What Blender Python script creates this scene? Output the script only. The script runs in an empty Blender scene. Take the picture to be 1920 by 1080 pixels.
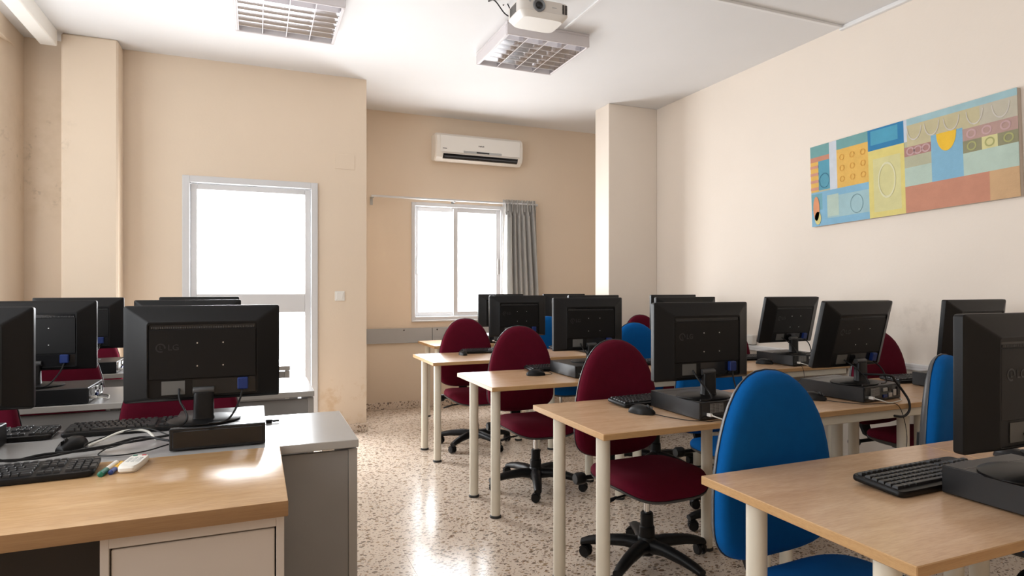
import bpy, bmesh, math, random
from mathutils import Vector, Matrix
random.seed(7)
PI = math.pi
S = bpy.context.scene
C = S.collection

# ------------------------------------------------------------------ camera, world, lights, exposure
cam_d = bpy.data.cameras.new('camera'); cam = bpy.data.objects.new('camera', cam_d); C.objects.link(cam)
cam_d.sensor_width = 36.0; cam_d.lens = 1167.0 / 1920.0 * 36.0; cam_d.clip_start = 0.02
cam.location = (0, 0, 1.27); cam.rotation_euler = (math.radians(90), 0, -math.atan2(480, 1167))
S.camera = cam
S.view_settings.view_transform = 'Standard'; S.view_settings.look = 'None'
S.view_settings.gamma = 1.0; S.view_settings.use_curve_mapping = False
S.view_settings.exposure = 0.06

w = bpy.data.worlds.new('overcast_sky'); S.world = w; w.use_nodes = True
bg = w.node_tree.nodes['Background']
bg.inputs[0].default_value = (0.93, 0.965, 1.0, 1); bg.inputs[1].default_value = 2.2

def daylight(name, loc, rot, sx, sy, power, col=(0.95, 0.975, 1.0)):
    l = bpy.data.lights.new(name, 'AREA'); l.shape = 'RECTANGLE'; l.size = sx; l.size_y = sy
    l.energy = power; l.color = col
    o = bpy.data.objects.new(name, l); C.objects.link(o); o.location = loc; o.rotation_euler = rot
    return o
# daylight just outside the glazed door, the sliding window and the two windows of the left wall
daylight('door_daylight', (-0.026, 5.6 + .12, 1.10), (math.radians(-90), 0, 0), .86, 1.95, 112)
daylight('window_daylight', (2.05, 6.52 + .13, 1.555), (math.radians(-90), 0, 0), .93, 1.13, 80)
daylight('left_daylight_near', (-1.79, 1.8, 1.94), (0, math.radians(-90), 0), 2.0, 2.5, 48)
daylight('left_daylight_far', (-1.79, 4.56, 1.94), (0, math.radians(-90), 0), 2.0, 1.06, 10)

# ------------------------------------------------------------------ materials
MATS = {}
def nodes_of(name):
    m = bpy.data.materials.new(name); m.use_nodes = True
    nt = m.node_tree; b = nt.nodes['Principled BSDF']
    MATS[name] = m
    return m, nt, b
def mat(name, col, rough=0.5, metal=0.0, noise=0.0, nscale=8.0, bump=0.0, bscale=200.0, spec=0.5, sheen=0.0):
    m, nt, b = nodes_of(name)
    b.inputs['Base Color'].default_value = (*col, 1); b.inputs['Roughness'].default_value = rough
    b.inputs['Metallic'].default_value = metal; b.inputs['Specular IOR Level'].default_value = spec
    if sheen: b.inputs['Sheen Weight'].default_value = sheen; b.inputs['Sheen Roughness'].default_value = .4
    N = nt.nodes; L = nt.links
    tc = N.new('ShaderNodeTexCoord')
    if noise:
        n = N.new('ShaderNodeTexNoise'); n.inputs['Scale'].default_value = nscale; n.inputs['Detail'].default_value = 5
        L.new(tc.outputs['Object'], n.inputs['Vector'])
        mx = N.new('ShaderNodeMix'); mx.data_type = 'RGBA'
        mx.inputs['A'].default_value = (*[c * (1 - noise) for c in col], 1); mx.inputs['B'].default_value = (*[min(1, c * (1 + noise)) for c in col], 1)
        L.new(n.outputs['Fac'], mx.inputs['Factor']); L.new(mx.outputs['Result'], b.inputs['Base Color'])
    if bump:
        n2 = N.new('ShaderNodeTexNoise'); n2.inputs['Scale'].default_value = bscale; n2.inputs['Detail'].default_value = 3
        L.new(tc.outputs['Object'], n2.inputs['Vector'])
        bp = N.new('ShaderNodeBump'); bp.inputs['Strength'].default_value = bump; bp.inputs['Distance'].default_value = 0.002
        L.new(n2.outputs['Fac'], bp.inputs['Height']); L.new(bp.outputs['Normal'], b.inputs['Normal'])
    return m

def box_mask(nt, lo, hi, soft):
    """1 inside a world-space box (for stains that have a place on the wall)"""
    N = nt.nodes; L = nt.links
    g = N.new('ShaderNodeNewGeometry'); sp = N.new('ShaderNodeSeparateXYZ'); L.new(g.outputs['Position'], sp.inputs[0])
    out = None
    for k, ax in enumerate('XYZ'):
        if lo[k] is None: continue
        for v, s in ((lo[k], 1), (hi[k], -1)):
            mr = N.new('ShaderNodeMapRange'); mr.interpolation_type = 'SMOOTHSTEP'
            mr.inputs['From Min'].default_value = v - soft * s * (1 if s > 0 else 1); mr.inputs['From Max'].default_value = v + soft * s
            L.new(sp.outputs[ax], mr.inputs['Value'])
            if out is None: out = mr.outputs['Result']
            else:
                mu = N.new('ShaderNodeMath'); mu.operation = 'MULTIPLY'
                L.new(out, mu.inputs[0]); L.new(mr.outputs['Result'], mu.inputs[1]); out = mu.outputs[0]
    return out
def paint(name, col, rough=.75, stains=()):
    m, nt, b = nodes_of(name); N = nt.nodes; L = nt.links
    b.inputs['Roughness'].default_value = rough; b.inputs['Specular IOR Level'].default_value = .3
    g = N.new('ShaderNodeNewGeometry')
    n = N.new('ShaderNodeTexNoise'); n.inputs['Scale'].default_value = 1.6; n.inputs['Detail'].default_value = 6; n.inputs['Roughness'].default_value = .6
    L.new(g.outputs['Position'], n.inputs['Vector'])
    mx = N.new('ShaderNodeMix'); mx.data_type = 'RGBA'
    mx.inputs['A'].default_value = (*[c * .965 for c in col], 1); mx.inputs['B'].default_value = (*[min(1, c * 1.03) for c in col], 1)
    L.new(n.outputs['Fac'], mx.inputs['Factor']); cur = mx.outputs['Result']
    for lo, hi, soft, scol, scale, t0, t1, amt in stains:
        msk = box_mask(nt, lo, hi, soft)
        n3 = N.new('ShaderNodeTexNoise'); n3.inputs['Scale'].default_value = scale; n3.inputs['Detail'].default_value = 8; n3.inputs['Roughness'].default_value = .65
        L.new(g.outputs['Position'], n3.inputs['Vector'])
        mr = N.new('ShaderNodeMapRange'); mr.inputs['From Min'].default_value = t0; mr.inputs['From Max'].default_value = t1; mr.inputs['To Max'].default_value = amt
        L.new(n3.outputs['Fac'], mr.inputs['Value'])
        mu = N.new('ShaderNodeMath'); mu.operation = 'MULTIPLY'; L.new(msk, mu.inputs[0]); L.new(mr.outputs['Result'], mu.inputs[1])
        m2 = N.new('ShaderNodeMix'); m2.data_type = 'RGBA'; m2.inputs['B'].default_value = (*scol, 1)
        L.new(mu.outputs[0], m2.inputs['Factor']); L.new(cur, m2.inputs['A']); cur = m2.outputs['Result']
    L.new(cur, b.inputs['Base Color'])
    n2 = N.new('ShaderNodeTexNoise'); n2.inputs['Scale'].default_value = 60; n2.inputs['Detail'].default_value = 4
    L.new(g.outputs['Position'], n2.inputs['Vector'])
    bp = N.new('ShaderNodeBump'); bp.inputs['Strength'].default_value = .12; bp.inputs['Distance'].default_value = .004
    L.new(n2.outputs['Fac'], bp.inputs['Height']); L.new(bp.outputs['Normal'], b.inputs['Normal'])
    return m

CREAM = (.78, .645, .505)
paint('wall_paint', CREAM, stains=(
    ((-1.62, None, 1.75), (-1.28, None, 2.75), .12, (.50, .38, .22), 7.0, .42, .75, .3),
    ((-1.62, None, 1.9), (-1.28, None, 2.5), .1, (.22, .17, .11), 16.0, .58, .72, .5),
    ((.52, None, -.2), (.95, None, .5), .12, (.62, .42, .22), 9.0, .50, .66, .6)))
paint('wall_paint_lit', (.85, .765, .675), stains=(  # wall cream made paler, daylight on this side put into the colour
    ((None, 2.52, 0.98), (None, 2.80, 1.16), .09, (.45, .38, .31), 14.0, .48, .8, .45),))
paint('ceiling_paint', (.80, .795, .795), .85)
mat('white_aluminium', (.66, .655, .66), .35)
mat('white_plastic', (.83, .80, .75), .4)
mat('ac_plastic', (.84, .79, .72), .35)
mat('trunking', (.84, .84, .84), .4)
mat('grey_panel', (.42, .41, .40), .35, noise=.06)
mat('black_plastic', (.005, .005, .0055), .42, noise=.1, bump=.06, bscale=900, spec=.28)
mat('black_gloss', (.010, .010, .011), .12)
mat('dark_grey_plastic', (.055, .055, .056), .4, bump=.08, bscale=700)
mat('shell_plastic', (.06, .06, .063), .42)
mat('case_metal', (.006, .006, .007), .38, bump=.05, bscale=900)
mat('port_metal', (.45, .45, .44), .35, .8)
mat('chrome', (.8, .8, .8), .15, 1.0)
mat('louver_mirror', (.66, .65, .66), .14, 1.0)
mat('lamp_housing', (.66, .62, .63), .45)
mat('tube_glass', (.88, .88, .86), .25)
mat('leg_cream', (.76, .70, .58), .35)
mat('rubber', (.02, .02, .02), .6)
mat('maroon_fabric', (.105, .0035, .016), .9, noise=.12, nscale=30, bump=.35, bscale=500, spec=.15)
mat('blue_fabric', (.001, .105, .36), .9, noise=.10, nscale=30, bump=.35, bscale=500, spec=.15)
mat('vga_blue', (.003, .022, .14), .45)
mat('grey_laminate', (.38, .37, .36), .2, noise=.03)
mat('grey_edge', (.42, .39, .355), .45)
mat('grey_board', (.30, .285, .27), .5, noise=.04)
mat('cabinet_white', (.62, .54, .47), .5)
mat('dark_board', (.05, .042, .036), .6)
mat('label_paper', (.12, .12, .115), .6)
mat('remote_white', (.80, .77, .70), .4)
mat('curtain_fabric', (.80, .785, .76), .85, bump=.2, bscale=300)
mat('white_cable', (.75, .73, .66), .45)
mat('key_black', (.022, .022, .023), .38)
mat('lens_grey', (.18, .19, .20), .35)
mat('projector_body', (.70, .66, .61), .4)
mat('button_grey', (.45, .45, .44), .5)
mat('green_plastic', (.01, .16, .10), .4); mat('red_plastic', (.5, .03, .03), .4)
mat('yellow_plastic', (.75, .42, .02), .4); mat('navy_plastic', (.02, .05, .22), .4)
mat('rubber_band', (.55, .30, .10), .5)
mat('print_dark', (.03, .025, .02), .6)
mat('logo_relief', (.022, .022, .025), .3)
mat('screw_metal', (.75, .75, .75), .3, 1.0)

def wood(name, c1, c2, axis_scale, rough=.28):
    m, nt, b = nodes_of(name); N = nt.nodes; L = nt.links
    g = N.new('ShaderNodeNewGeometry'); mp = N.new('ShaderNodeMapping'); mp.inputs['Scale'].default_value = axis_scale
    L.new(g.outputs['Position'], mp.inputs['Vector'])
    n = N.new('ShaderNodeTexNoise'); n.inputs['Scale'].default_value = 2.2; n.inputs['Detail'].default_value = 7; n.inputs['Roughness'].default_value = .62; n.inputs['Distortion'].default_value = .8
    L.new(mp.outputs[0], n.inputs['Vector'])
    r = N.new('ShaderNodeValToRGB'); r.color_ramp.elements[0].position = .3; r.color_ramp.elements[1].position = .72
    r.color_ramp.elements[0].color = (*c1, 1); r.color_ramp.elements[1].color = (*c2, 1)
    L.new(n.outputs['Fac'], r.inputs[0])
    n2 = N.new('ShaderNodeTexNoise'); n2.inputs['Scale'].default_value = 22; n2.inputs['Detail'].default_value = 4
    L.new(mp.outputs[0], n2.inputs['Vector'])
    mx = N.new('ShaderNodeMix'); mx.data_type = 'RGBA'; mx.blend_type = 'MULTIPLY'; mx.inputs['Factor'].default_value = .22
    r2 = N.new('ShaderNodeValToRGB'); r2.color_ramp.elements[0].position = .35; r2.color_ramp.elements[0].color = (.55, .45, .38, 1); r2.color_ramp.elements[1].position = .6
    L.new(n2.outputs['Fac'], r2.inputs[0]); L.new(r.outputs[0], mx.inputs['A']); L.new(r2.outputs[0], mx.inputs['B'])
    L.new(mx.outputs['Result'], b.inputs['Base Color'])
    b.inputs['Roughness'].default_value = rough
    return m
wood('beech_top', (.60, .375, .215), (.72, .485, .305), (1.2, 9, 9), .22)
wood('beech_edge', (.53, .31, .135), (.62, .38, .18), (1.2, 4, 30), .4)
wood('teacher_top', (.55, .33, .155), (.66, .43, .23), (1.0, 6, 9), .25)
wood('teacher_edge', (.34, .185, .08), (.40, .23, .105), (1.0, 4, 20), .4)

def terrazzo(name, rough):
    m, nt, b = nodes_of(name); N = nt.nodes; L = nt.links
    g = N.new('ShaderNodeNewGeometry')
    nz = N.new('ShaderNodeTexNoise'); nz.inputs['Scale'].default_value = 70; L.new(g.outputs['Position'], nz.inputs['Vector'])
    va = N.new('ShaderNodeVectorMath'); va.operation = 'SCALE'; va.inputs['Scale'].default_value = .012; L.new(nz.outputs['Color'], va.inputs[0])
    vb = N.new('ShaderNodeVectorMath'); vb.operation = 'ADD'; L.new(g.outputs['Position'], vb.inputs[0]); L.new(va.outputs[0], vb.inputs[1])
    cur = None
    n0 = N.new('ShaderNodeTexNoise'); n0.inputs['Scale'].default_value = 3; n0.inputs['Detail'].default_value = 5; L.new(g.outputs['Position'], n0.inputs['Vector'])
    base = N.new('ShaderNodeMix'); base.data_type = 'RGBA'; base.inputs['A'].default_value = (.70, .575, .465, 1); base.inputs['B'].default_value = (.82, .70, .585, 1)
    L.new(n0.outputs['Fac'], base.inputs['Factor']); cur = base.outputs['Result']
    for sc, thr, rnd, cols in ((36, .42, .95, [(.20, .13, .085), (.30, .215, .15), (.38, .27, .17), (.24, .19, .15)]), (66, .36, .9, [(.27, .185, .13), (.40, .30, .23), (.16, .115, .09), (.43, .27, .16)])):
        mp = N.new('ShaderNodeMapping'); mp.inputs['Scale'].default_value = (1.0, 1.5, 1.0); mp.inputs['Rotation'].default_value = (0, 0, .5 if sc < 60 else -.7)
        L.new(vb.outputs[0], mp.inputs['Vector'])
        v = N.new('ShaderNodeTexVoronoi'); v.inputs['Scale'].default_value = sc; v.inputs['Randomness'].default_value = rnd; L.new(mp.outputs[0], v.inputs['Vector'])
        sx = N.new('ShaderNodeSeparateColor'); L.new(v.outputs['Color'], sx.inputs[0])
        # the chip's own size varies per cell
        th = N.new('ShaderNodeMapRange'); th.inputs['To Min'].default_value = thr * .25; th.inputs['To Max'].default_value = thr * 1.15; L.new(sx.outputs[0], th.inputs['Value'])
        lt = N.new('ShaderNodeMath'); lt.operation = 'LESS_THAN'; L.new(v.outputs['Distance'], lt.inputs[0]); L.new(th.outputs['Result'], lt.inputs[1])
        rp = N.new('ShaderNodeValToRGB'); rp.color_ramp.interpolation = 'CONSTANT'
        rp.color_ramp.elements[0].color = (*cols[0], 1); rp.color_ramp.elements[1].position = .75; rp.color_ramp.elements[1].color = (*cols[3], 1)
        for p, c in ((.25, cols[1]), (.5, cols[2])):
            e = rp.color_ramp.elements.new(p); e.color = (*c, 1)
        L.new(sx.outputs[1], rp.inputs[0])
        mx = N.new('ShaderNodeMix'); mx.data_type = 'RGBA'
        L.new(lt.outputs[0], mx.inputs['Factor']); L.new(cur, mx.inputs['A']); L.new(rp.outputs[0], mx.inputs['B']); cur = mx.outputs['Result']
    L.new(cur, b.inputs['Base Color'])
    n5 = N.new('ShaderNodeTexNoise'); n5.inputs['Scale'].default_value = 2.5; n5.inputs['Detail'].default_value = 4; L.new(g.outputs['Position'], n5.inputs['Vector'])
    mr = N.new('ShaderNodeMapRange'); mr.inputs['To Min'].default_value = rough * .75; mr.inputs['To Max'].default_value = rough * 1.3; L.new(n5.outputs['Fac'], mr.inputs['Value'])
    L.new(mr.outputs['Result'], b.inputs['Roughness'])
    return m
terrazzo('terrazzo', .2); terrazzo('terrazzo_skirting', .35)

m, nt, b = nodes_of('glass_pane')   # thin clear pane: daylight passes, a little mirror reflection stays
N = nt.nodes; L = nt.links
tr = N.new('ShaderNodeBsdfTransparent'); gl = N.new('ShaderNodeBsdfGlossy'); gl.inputs['Roughness'].default_value = .03
mxs = N.new('ShaderNodeMixShader'); mxs.inputs[0].default_value = .06
L.new(tr.outputs[0], mxs.inputs[1]); L.new(gl.outputs[0], mxs.inputs[2]); L.new(mxs.outputs[0], N['Material Output'].inputs[0])

# ------------------------------------------------------------------ mesh helpers
class MB:
    def __init__(s): s.bm = bmesh.new()
    def box(s, x0, x1, y0, y1, z0, z1, bev=0, seg=1, M=None):
        r = bmesh.ops.create_cube(s.bm, size=1.0)
        vs = r['verts']
        for v in vs: v.co = Vector((x0 + (v.co.x + .5) * (x1 - x0), y0 + (v.co.y + .5) * (y1 - y0), z0 + (v.co.z + .5) * (z1 - z0)))
        if bev:
            es = {e for v in vs for e in v.link_edges}
            r2 = bmesh.ops.bevel(s.bm, geom=list(es), offset=bev, segments=seg, profile=.5, affect='EDGES')
            vs = list({v for f in r2['faces'] for v in f.verts} | {v for v in vs if v.is_valid})
        if M is not None:
            for v in vs: v.co = M @ v.co
        return s
    def ring_loft(s, rings, cap0=True, cap1=True):
        """rings: list of lists of points (same count), closed around"""
        R = [[s.bm.verts.new(p) for p in r] for r in rings]; n = len(R[0])
        for a, b in zip(R[:-1], R[1:]):
            for i in range(n):
                j = (i + 1) % n; s.bm.faces.new((a[i], a[j], b[j], b[i]))
        if cap0: s.bm.faces.new(list(reversed(R[0])))
        if cap1: s.bm.faces.new(R[-1])
        return s
    def lathe(s, prof, n=20, c=(0, 0, 0), axis='Z', cap=True):
        rings = []
        for r, h in prof:
            ring = []
            for i in range(n):
                a = 2 * PI * i / n; x, y = r * math.cos(a), r * math.sin(a)
                p = {'Z': (x, y, h), 'X': (h, x, y), 'Y': (y, h, x)}[axis]
                ring.append((p[0] + c[0], p[1] + c[1], p[2] + c[2]))
            rings.append(ring)
        return s.ring_loft(rings, cap, cap)
    def cyl(s, p0, p1, r0, r1=None, n=14):
        return s.tube([p0, p1], [r0, r0 if r1 is None else r1], n)
    def tube(s, pts, r, n=8):
        pts = [Vector(p) for p in pts]; k = len(pts)
        rs = r if isinstance(r, (list, tuple)) else [r] * k
        rings = []; up = None
        for i, p in enumerate(pts):
            t = (pts[min(i + 1, k - 1)] - pts[max(i - 1, 0)]).normalized()
            if up is None:
                up = Vector((0, 0, 1)) if abs(t.z) < .9 else Vector((1, 0, 0))
            u = up - t * up.dot(t)
            if u.length < 1e-5: u = t.orthogonal()
            u.normalize(); v = t.cross(u); up = u
            rings.append([p + rs[i] * (math.cos(2 * PI * j / n) * u + math.sin(2 * PI * j / n) * v) for j in range(n)])
        return s.ring_loft(rings)
    def outline_solid(s, outline, f, levels):
        """outline: fn(i)->unit (x,z) list; levels: list of (scale, depth) -> lofted pillow; f maps (x,z,depth)->point"""
        s.ring_loft([[f(x * sc, z * sc, d) for x, z in outline] for sc, d in levels])
        return s
    def build(s, name, mname, parent=None, smooth=35, mats=None):
        me = bpy.data.meshes.new(name)
        bmesh.ops.recalc_face_normals(s.bm, faces=s.bm.faces)
        s.bm.to_mesh(me); s.bm.free()
        for q in ([mname] if mats is None else mats): me.materials.append(MATS[q])
        if smooth:
            me.shade_smooth(); me.set_sharp_from_angle(angle=math.radians(smooth))
        o = bpy.data.objects.new(name, me); C.objects.link(o)
        if parent is not None: o.parent = parent
        return o
def part(name, mname, parent, fn, smooth=35):
    b = MB(); fn(b); return b.build(name, mname, parent, smooth)
def empty(name, loc=(0, 0, 0), rz=0):
    o = bpy.data.objects.new(name, None); C.objects.link(o); o.location = loc; o.rotation_euler = (0, 0, rz); o.empty_display_size = .1
    return o
def tag(o, label, cat, group=None):
    o['label'] = label; o['category'] = cat
    if group: o['group'] = group
    return o
def struct(o): o['kind'] = 'structure'; return o
def copy_tree(o, parent=None):
    c = o.copy(); C.objects.link(c)
    if parent is not None: c.parent = parent
    for ch in list(o.children): copy_tree(ch, c)
    return c
def smooth_path(ctrl, n=6):
    P = [Vector(p) for p in ctrl]; P = [P[0] * 2 - P[1]] + P + [P[-1] * 2 - P[-2]]; out = []
    for i in range(1, len(P) - 2):
        for k in range(n):
            t = k / n; a, b, c, d = P[i - 1], P[i], P[i + 1], P[i + 2]
            out.append(.5 * ((2 * b) + (-a + c) * t + (2 * a - 5 * b + 4 * c - d) * t * t + (-a + 3 * b - 3 * c + d) * t ** 3))
    return out + [P[-2]]
def superellipse(a, b, n, k=40, c=(0, 0)):
    out = []
    for i in range(k):
        t = 2 * PI * i / k; ct, st = math.cos(t), math.sin(t)
        out.append((c[0] + a * math.copysign(abs(ct) ** (2 / n), ct), c[1] + b * math.copysign(abs(st) ** (2 / n), st)))
    return out
def text_mesh(name, body, size, mname, parent, M, extrude=.0006):
    cu = bpy.data.curves.new(name, 'FONT'); cu.body = body; cu.size = size; cu.extrude = extrude; cu.align_x = 'CENTER'; cu.align_y = 'CENTER'
    t = bpy.data.objects.new(name, cu); C.objects.link(t)
    dg = bpy.context.evaluated_depsgraph_get()
    me = bpy.data.meshes.new_from_object(t.evaluated_get(dg)); bpy.data.objects.remove(t)
    me.transform(M); me.materials.clear(); me.materials.append(MATS[mname]); me.name = name
    o = bpy.data.objects.new(name, me); C.objects.link(o); o.parent = parent
    return o

# ------------------------------------------------------------------ the room
X0, X1, YB, YP, YW, ZC = -1.58, 3.84, -1.7, 5.6, 6.52, 3.118     # left wall, right wall, wall behind, partition, far wall, ceiling
TH = .2
floor = part('floor', 'terrazzo', None, lambda b: b.box(X0 - TH, X1 + TH, YB - TH, YW + TH, -.12, -.006), 0); struct(floor)
TS = .3333; tx0 = .66 - 7 * TS; ty0 = 2.885 - 14 * TS
tile_me = None; rest = MB()
for i in range(0, 17):
    for j in range(0, 25):
        xa, ya = tx0 + i * TS, ty0 + j * TS
        cx, cy = xa + TS / 2, ya + TS / 2
        if cx < X0 - .1 or cx > X1 + .1 or cy < YB - .1 or cy > YW + .1: continue
        g = .0011
        x_a, x_b, y_a, y_b = max(xa + g / 2, X0), min(xa + TS - g / 2, X1), max(ya + g / 2, YB), min(ya + TS - g / 2, YW)
        if x_b - x_a < .02 or y_b - y_a < .02: continue
        full = abs(x_b - x_a - TS + g) < 1e-4 and abs(y_b - y_a - TS + g) < 1e-4
        if full and .2 < cx < 3.0 and 1.2 < cy < 6.0:
            if tile_me is None:
                t = part('floor_tile', 'terrazzo', floor, lambda b: b.box(-TS / 2 + g / 2, TS / 2 - g / 2, -TS / 2 + g / 2, TS / 2 - g / 2, -.006, 0), 0); tile_me = t.data
            else:
                t = bpy.data.objects.new('floor_tile', tile_me); C.objects.link(t); t.parent = floor
            t.location = (cx, cy, random.uniform(-.0003, 0))
        else:
            rest.box(x_a, x_b, y_a, y_b, -.006, 0)
r_ = rest.build('outer_floor_tiles', 'terrazzo', floor, 0); r_['kind'] = 'stuff'
struct(part('ceiling', 'ceiling_paint', None, lambda b: b.box(X0 - TH, X1 + TH, YB - TH, YW + TH, ZC, ZC + .15), 0))
struct(part('wall_right', 'wall_paint_lit', None, lambda b: b.box(X1, X1 + TH, YB - TH, YW + TH, 0, ZC), 0))
struct(part('wall_behind', 'wall_paint', None, lambda b: b.box(X0 - TH, X1, YB - TH, YB, 0, ZC), 0))
def wall_with_openings(name, mname, axis, pos, th, a0, a1, holes):
    """wall along x (axis='X', at y=pos..pos+th) or along y; holes = (lo, hi, z0, z1)"""
    b = MB()
    def bx(lo, hi, z0, z1):
        if hi - lo < 1e-4 or z1 - z0 < 1e-4: return
        if axis == 'X': b.box(lo, hi, pos, pos + th, z0, z1)
        else: b.box(pos, pos + th, lo, hi, z0, z1)
    cur = a0
    for lo, hi, z0, z1 in sorted(holes):
        bx(cur, lo, 0, ZC); bx(lo, hi, 0, z0); bx(lo, hi, z1, ZC); cur = hi
    bx(cur, a1, 0, ZC)
    return struct(b.build(name, mname, None, 0))
LY0, LY1, LZ0, LZ1 = 4.0, 5.12, .9, 2.98
NY0, NY1 = .52, 3.08
def left_wall(b):
    b.box(X0 - TH, X0, YB, NY0, 0, ZC); b.box(X0 - TH, X0, NY1, LY0, 0, ZC)
    for a_, b_ in ((LY0, LY1), (NY0, NY1)): b.box(X0 - TH, X0, a_, b_, 0, LZ0); b.box(X0 - TH, X0, a_, b_, LZ1, ZC)
    pl = [(X0 - TH, LY1), (X0 - TH, YP + TH), (X0, YP + TH), (X0, LY1 + .30)] + [(X0 - TH * (1 - math.cos(a)) , LY1 + .30 * (1 - math.sin(a))) for a in (.35, .7, 1.05, 1.35)]
    b.ring_loft([[(x, y, z) for x, y in pl] for z in (LZ0, LZ1)])
    for z0, z1 in ((0, LZ0), (LZ1, ZC)): b.box(X0 - TH, X0, LY1, YP + TH, z0, z1)
struct(part('wall_left', 'wall_paint', None, left_wall, 40))
DX0, DX1, DZ = -.532, .480, 2.162
wall_with_openings('wall_partition', 'wall_paint', 'X', YP, TH, X0, .907, [(DX0, DX1, 0, DZ)])
struct(part('wall_return', 'wall_paint', None, lambda b: b.box(.707, .907, YP + TH, YW + TH, 0, ZC), 0))
WX0, WX1, WZ0, WZ1 = 1.555, 2.55, .955, 2.155
wall_with_openings('wall_far', 'wall_paint', 'X', YW, TH, .907, X1, [(WX0, WX1, WZ0, WZ1)])
struct(part('column_wall_side', 'wall_paint', None, lambda b: b.box(-1.305, -.95, 5.4, YP, 0, ZC, .012), 35))
struct(part('column_right_corner', 'wall_paint_lit', None, lambda b: b.box(3.265, X1, 5.39, 5.66, 0, ZC, .004), 35))
# skirting of speckled terrazzo
struct(part('baseboard_partition', 'terrazzo_skirting', None, lambda b: (b.box(DX1 + .07, .92, YP - .013, YP, 0, .075, .003), b.box(X0, DX0 - .07, YP - .013, YP, 0, .075, .003))))
struct(part('baseboard_far', 'terrazzo_skirting', None, lambda b: b.box(.907, X1, YW - .013, YW, 0, .075, .003)))
struct(part('baseboard_right', 'terrazzo_skirting', None, lambda b: b.box(X1 - .013, X1, YB, 5.39, 0, .075, .003)))

# glazed aluminium door in the partition
def rect_frame(b, x0, x1, z0, z1, wd, y0, y1, bev=.003, bottom=True):
    b.box(x0, x0 + wd, y0, y1, z0, z1, bev); b.box(x1 - wd, x1, y0, y1, z0, z1, bev); b.box(x0 + wd, x1 - wd, y0, y1, z1 - wd, z1, bev)
    if bottom: b.box(x0 + wd, x1 - wd, y0, y1, z0, z0 + wd, bev)
door = struct(part('door_1', 'white_aluminium', None, lambda b: rect_frame(b, DX0 - .012, DX1 + .012, 0, DZ + .01, .055, YP - .022, YP + .09, .004, False)))
def leaf(b):
    x0, x1 = DX0 + .046, DX1 - .046
    b.box(x0, x0 + .048, YP + .008, YP + .055, .01, DZ - .05, .004); b.box(x1 - .048, x1, YP + .008, YP + .055, .01, DZ - .05, .004)
    for z0, z1 in ((.01, .16), (1.062, 1.222), (DZ - .095, DZ - .05)): b.box(x0 + .048, x1 - .048, YP + .008, YP + .055, z0, z1, .003)
part('door_leaf', 'white_aluminium', door, leaf)
part('pane', 'glass_pane', door, lambda b: b.box(DX0 + .09, DX1 - .09, YP + .028, YP + .034, 1.215, DZ - .09), 0)
part('pane', 'glass_pane', door, lambda b: b.box(DX0 + .09, DX1 - .09, YP + .028, YP + .034, .155, 1.068), 0)
# sliding window in the far wall
win = struct(part('window_1', 'white_aluminium', None, lambda b: (rect_frame(b, WX0 - .03, WX1 + .03, WZ0 - .03, WZ1 + .03, .04, YW - .02, YW + .1, .004), b.box(WX0 - .03, WX1 + .03, YW - .035, YW, WZ0 - .045, WZ0 - .028, .003))))
for k, (xa, xb, yo) in enumerate(((WX0 + .008, 2.045, .045), (1.995, WX1 - .008, .012))):
    sash = part('sash', 'white_aluminium', win, lambda b: rect_frame(b, xa, xb, WZ0 + .008, WZ1 - .008, .05, YW + yo, YW + yo + .028, .003))
    part('pane', 'glass_pane', sash, lambda b: b.box(xa + .045, xb - .045, YW + yo + .011, YW + yo + .016, WZ0 + .05, WZ1 - .05), 0)
    part('latch', 'grey_panel', sash, lambda b: b.box((xa + .012) if k == 0 else (xb - .036), (xa + .036) if k == 0 else (xb - .012), YW + yo - .012, YW + yo, 1.42, 1.60, .004))
# windows of the left wall, their daylight falls across the room
for n_, (wa, wb) in enumerate(((LY0, LY1), (NY0, NY1))):
    wl = struct(part('window_%d' % (n_ + 2), 'white_aluminium', None, lambda b: [b.box(X0 - TH, X0 - .12, q0, q1, z0, z1, .003) for q0, q1, z0, z1 in
        ((wa, wa + .05, LZ0, LZ1), (wb - .05, wb, LZ0, LZ1), ((wa + wb) / 2 - .03, (wa + wb) / 2 + .03, LZ0 + .05, LZ1 - .05), (wa + .05, wb - .05, LZ0, LZ0 + .05), (wa + .05, wb - .05, LZ1 - .05, LZ1))]))
    for q0, q1 in ((wa + .045, (wa + wb) / 2 - .025), ((wa + wb) / 2 + .025, wb - .045)):
        part('pane', 'glass_pane', wl, lambda b: b.box(X0 - .165, X0 - .16, q0, q1, LZ0 + .045, LZ1 - .045), 0)

# ------------------------------------------------------------------ fittings on walls and ceiling
def prism_x(b, prof, x0, x1):          # prof: (y,z) outline
    b.ring_loft([[(x0, y, z) for y, z in prof], [(x1, y, z) for y, z in prof]])
# air conditioner
ac = tag(empty('air_conditioner', (2.245, YW, 2.62)), 'white split air conditioner mounted high above the sliding window', 'air conditioner')
prof = [(0, .015), (-.10, .0), (-.165, .035), (-.185, .075), (-.19, .20), (-.175, .265), (-.14, .292), (0, .295)]
part('housing', 'ac_plastic', ac, lambda b: b.ring_loft([[(x, y * k, z0 + (z - .15) * kz) for y, z in prof] for x, k, kz, z0 in ((-.5, .86, .93, .15), (-.488, .97, .99, .15), (-.47, 1, 1, .15), (.47, 1, 1, .15), (.488, .97, .99, .15), (.5, .86, .93, .15))]), 30)
part('front_panel', 'white_plastic', ac, lambda b: b.box(-.455, .455, -.196, -.186, .085, .262, .004))
part('air_outlet', 'black_gloss', ac, lambda b: b.ring_loft([[(x, -.19, .070), (x, -.171, .030), (x, -.150, .022), (x, -.150, .070)] for x in (-.42, .43)]), 0)
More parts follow.
